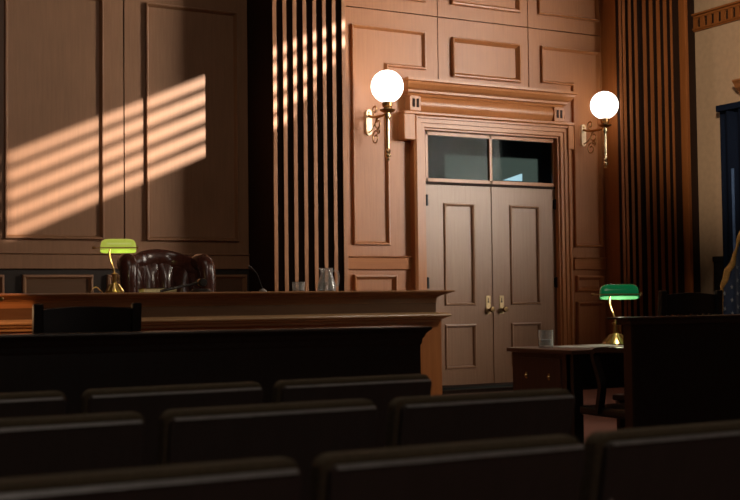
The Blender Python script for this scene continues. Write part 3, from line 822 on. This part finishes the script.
bm = nb(); lathe(bm, [(.02,.03),(.02,H+1.35),(.035,H+1.37),(0,H+1.46)], (11.30,10.8,0), 14); obj('flag_pole', bm, M['brassd'], fl, smooth=40)
bm = nb(); lathe(bm, [(.15,0),(.15,.02),(.05,.05),(.025,.12)], (11.30,10.8,0), 24); obj('pole_base', bm, M['brassd'], fl, smooth=40)

# ------------------------------------------------------------------ glowing white wedge seen through the transom
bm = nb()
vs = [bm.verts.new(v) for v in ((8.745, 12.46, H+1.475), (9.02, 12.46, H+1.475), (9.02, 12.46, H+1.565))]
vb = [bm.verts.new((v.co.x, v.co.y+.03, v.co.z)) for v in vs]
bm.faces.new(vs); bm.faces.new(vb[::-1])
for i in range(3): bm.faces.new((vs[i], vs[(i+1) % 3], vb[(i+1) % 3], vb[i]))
tag(obj('glow_wedge', bm, M['mark']), 'bright white wedge of light behind the right transom pane', 'light')

# ------------------------------------------------------------------ lights
def aim(o, tgt):
    d = Vector(tgt) - o.location; o.rotation_euler = d.to_track_quat('-Z', 'Y').to_euler()
def light(name, kind, loc, tgt, energy, col, **k):
    l = bpy.data.lights.new(name, kind); l.energy = energy; l.color = col
    for a, v in k.items(): setattr(l, a, v)
    o = bpy.data.objects.new(name, l); C.objects.link(o); o.location = loc
    if tgt: aim(o, tgt)
    return o
light('sun', 'SUN', (14, -4, 8), (14-1, -4+1.38, 8-.45), 16, (1,.76,.55), angle=.0082)
wl = light('side_window_light', 'AREA', (11.2, 7.2, 4.0), (6.9, 11.07, 4.05), 180, (1,.88,.74), shape='RECTANGLE', size=2.4, size_y=3.7)
wl.data.spread = math.radians(75)
light('gallery_fill', 'AREA', (0, -3, 4.5), (1.5, 3, .6), 26, (1,.85,.75), size=2)  # added fill from behind the camera for the seat backs
light('table_fill', 'SPOT', (6.4, 8.8, 7.0), (6.1, 7.6, 0), 330, (1,.80,.66), spot_size=math.radians(24), spot_blend=.6, shadow_soft_size=.3)  # unseen fill added over the table and carpet
light('bench_fill', 'SPOT', (7.5, 3.5, 4.6), (3.8, 7.95, .90), 330, (1,.84,.66), spot_size=math.radians(29), spot_blend=.5, shadow_soft_size=.15)  # added front fill to brighten the bench mouldings
light('flag_fill', 'SPOT', (9.0, 8.0, 5.0), (11.05, 10.85, 1.45), 70, (1,.86,.7), spot_size=math.radians(15), spot_blend=.5, shadow_soft_size=.1)  # small fill added to lift the flag
light('left_bench_fill', 'SPOT', (.4, 5.6, 1.9), (1.42, 7.95, .95), 220, (1,.42,.14), spot_size=math.radians(19), spot_blend=.2, shadow_soft_size=.02)  # added orange fill for the bright bench end, no lamp here
light('right_wall_fill', 'SPOT', (4.0, 4.0, 5.8), (11.5, 10.8, 3.9), 2000, (1,.82,.62), spot_size=math.radians(23), spot_blend=.7, shadow_soft_size=.4)  # added fill to lift the beige right wall
light('left_wall_fill', 'SPOT', (3.0, 1.5, 5.8), (4.5, 12, 2.6), 240, (1,.84,.68), spot_size=math.radians(42), spot_blend=.9, shadow_soft_size=.4)  # added frontal fill for the left panelling
light('seat_fill', 'AREA', (2.0, 4.6, 7.2), (1.6, 3.2, 0), 38, (1,.88,.72), size=3)  # soft overhead fill added for the seat tops
light('banker_bulb', 'POINT', (2.50, 8.17, BT+.255), None, .5, (1,.8,.4), shadow_soft_size=.02)
light('banker_bulb_right', 'POINT', (5.46, 6.45, TZ+.27), None, 1.2, (1,.9,.6), shadow_soft_size=.02)
light('banker_bulb_left', 'POINT', (1.02, 6.85, 1.06), None, 1.0, (1,.55,.25), shadow_soft_size=.02)
light('corridor_fill', 'POINT', (9.6, 13.8, 3.9), None, 5, (.7,.95,1), shadow_soft_size=.2)  # added fill so the transom shows a dim teal

wd = bpy.data.worlds.new('world'); bpy.context.scene.world = wd; wd.use_nodes = True
wd.node_tree.nodes['Background'].inputs['Color'].default_value = (.5,.6,.75,1); wd.node_tree.nodes['Background'].inputs['Strength'].default_value = .05

# ------------------------------------------------------------------ camera
F, YAW, PIT, ROL = 1212.46, .50065011, .04084936, -.01181567
cy, sy, cp_, sp_ = cos(YAW), sin(YAW), cos(PIT), sin(PIT)
fw = Vector((sy*cp_, cy*cp_, sp_)); r0 = Vector((cy, -sy, 0)); u0 = r0.cross(fw)
rv = r0*cos(ROL) + u0*sin(ROL); uv = -r0*sin(ROL) + u0*cos(ROL)
cam = bpy.data.cameras.new('camera'); co = bpy.data.objects.new('camera', cam); C.objects.link(co)
m3 = Matrix((rv, uv, -fw)).transposed()
co.matrix_world = Matrix.Translation((0,0,H)) @ m3.to_4x4()
cam.sensor_width = 36; cam.lens = F/740*36; cam.clip_start = .05
cam.dof.use_dof = True; cam.dof.focus_distance = 11.0; cam.dof.aperture_fstop = 5.0
sc = bpy.context.scene
sc.camera = co
sc.cycles.use_denoising = True
sc.view_settings.view_transform = 'Standard'
sc.view_settings.exposure = 0.0
sc.view_settings.gamma = 1.08
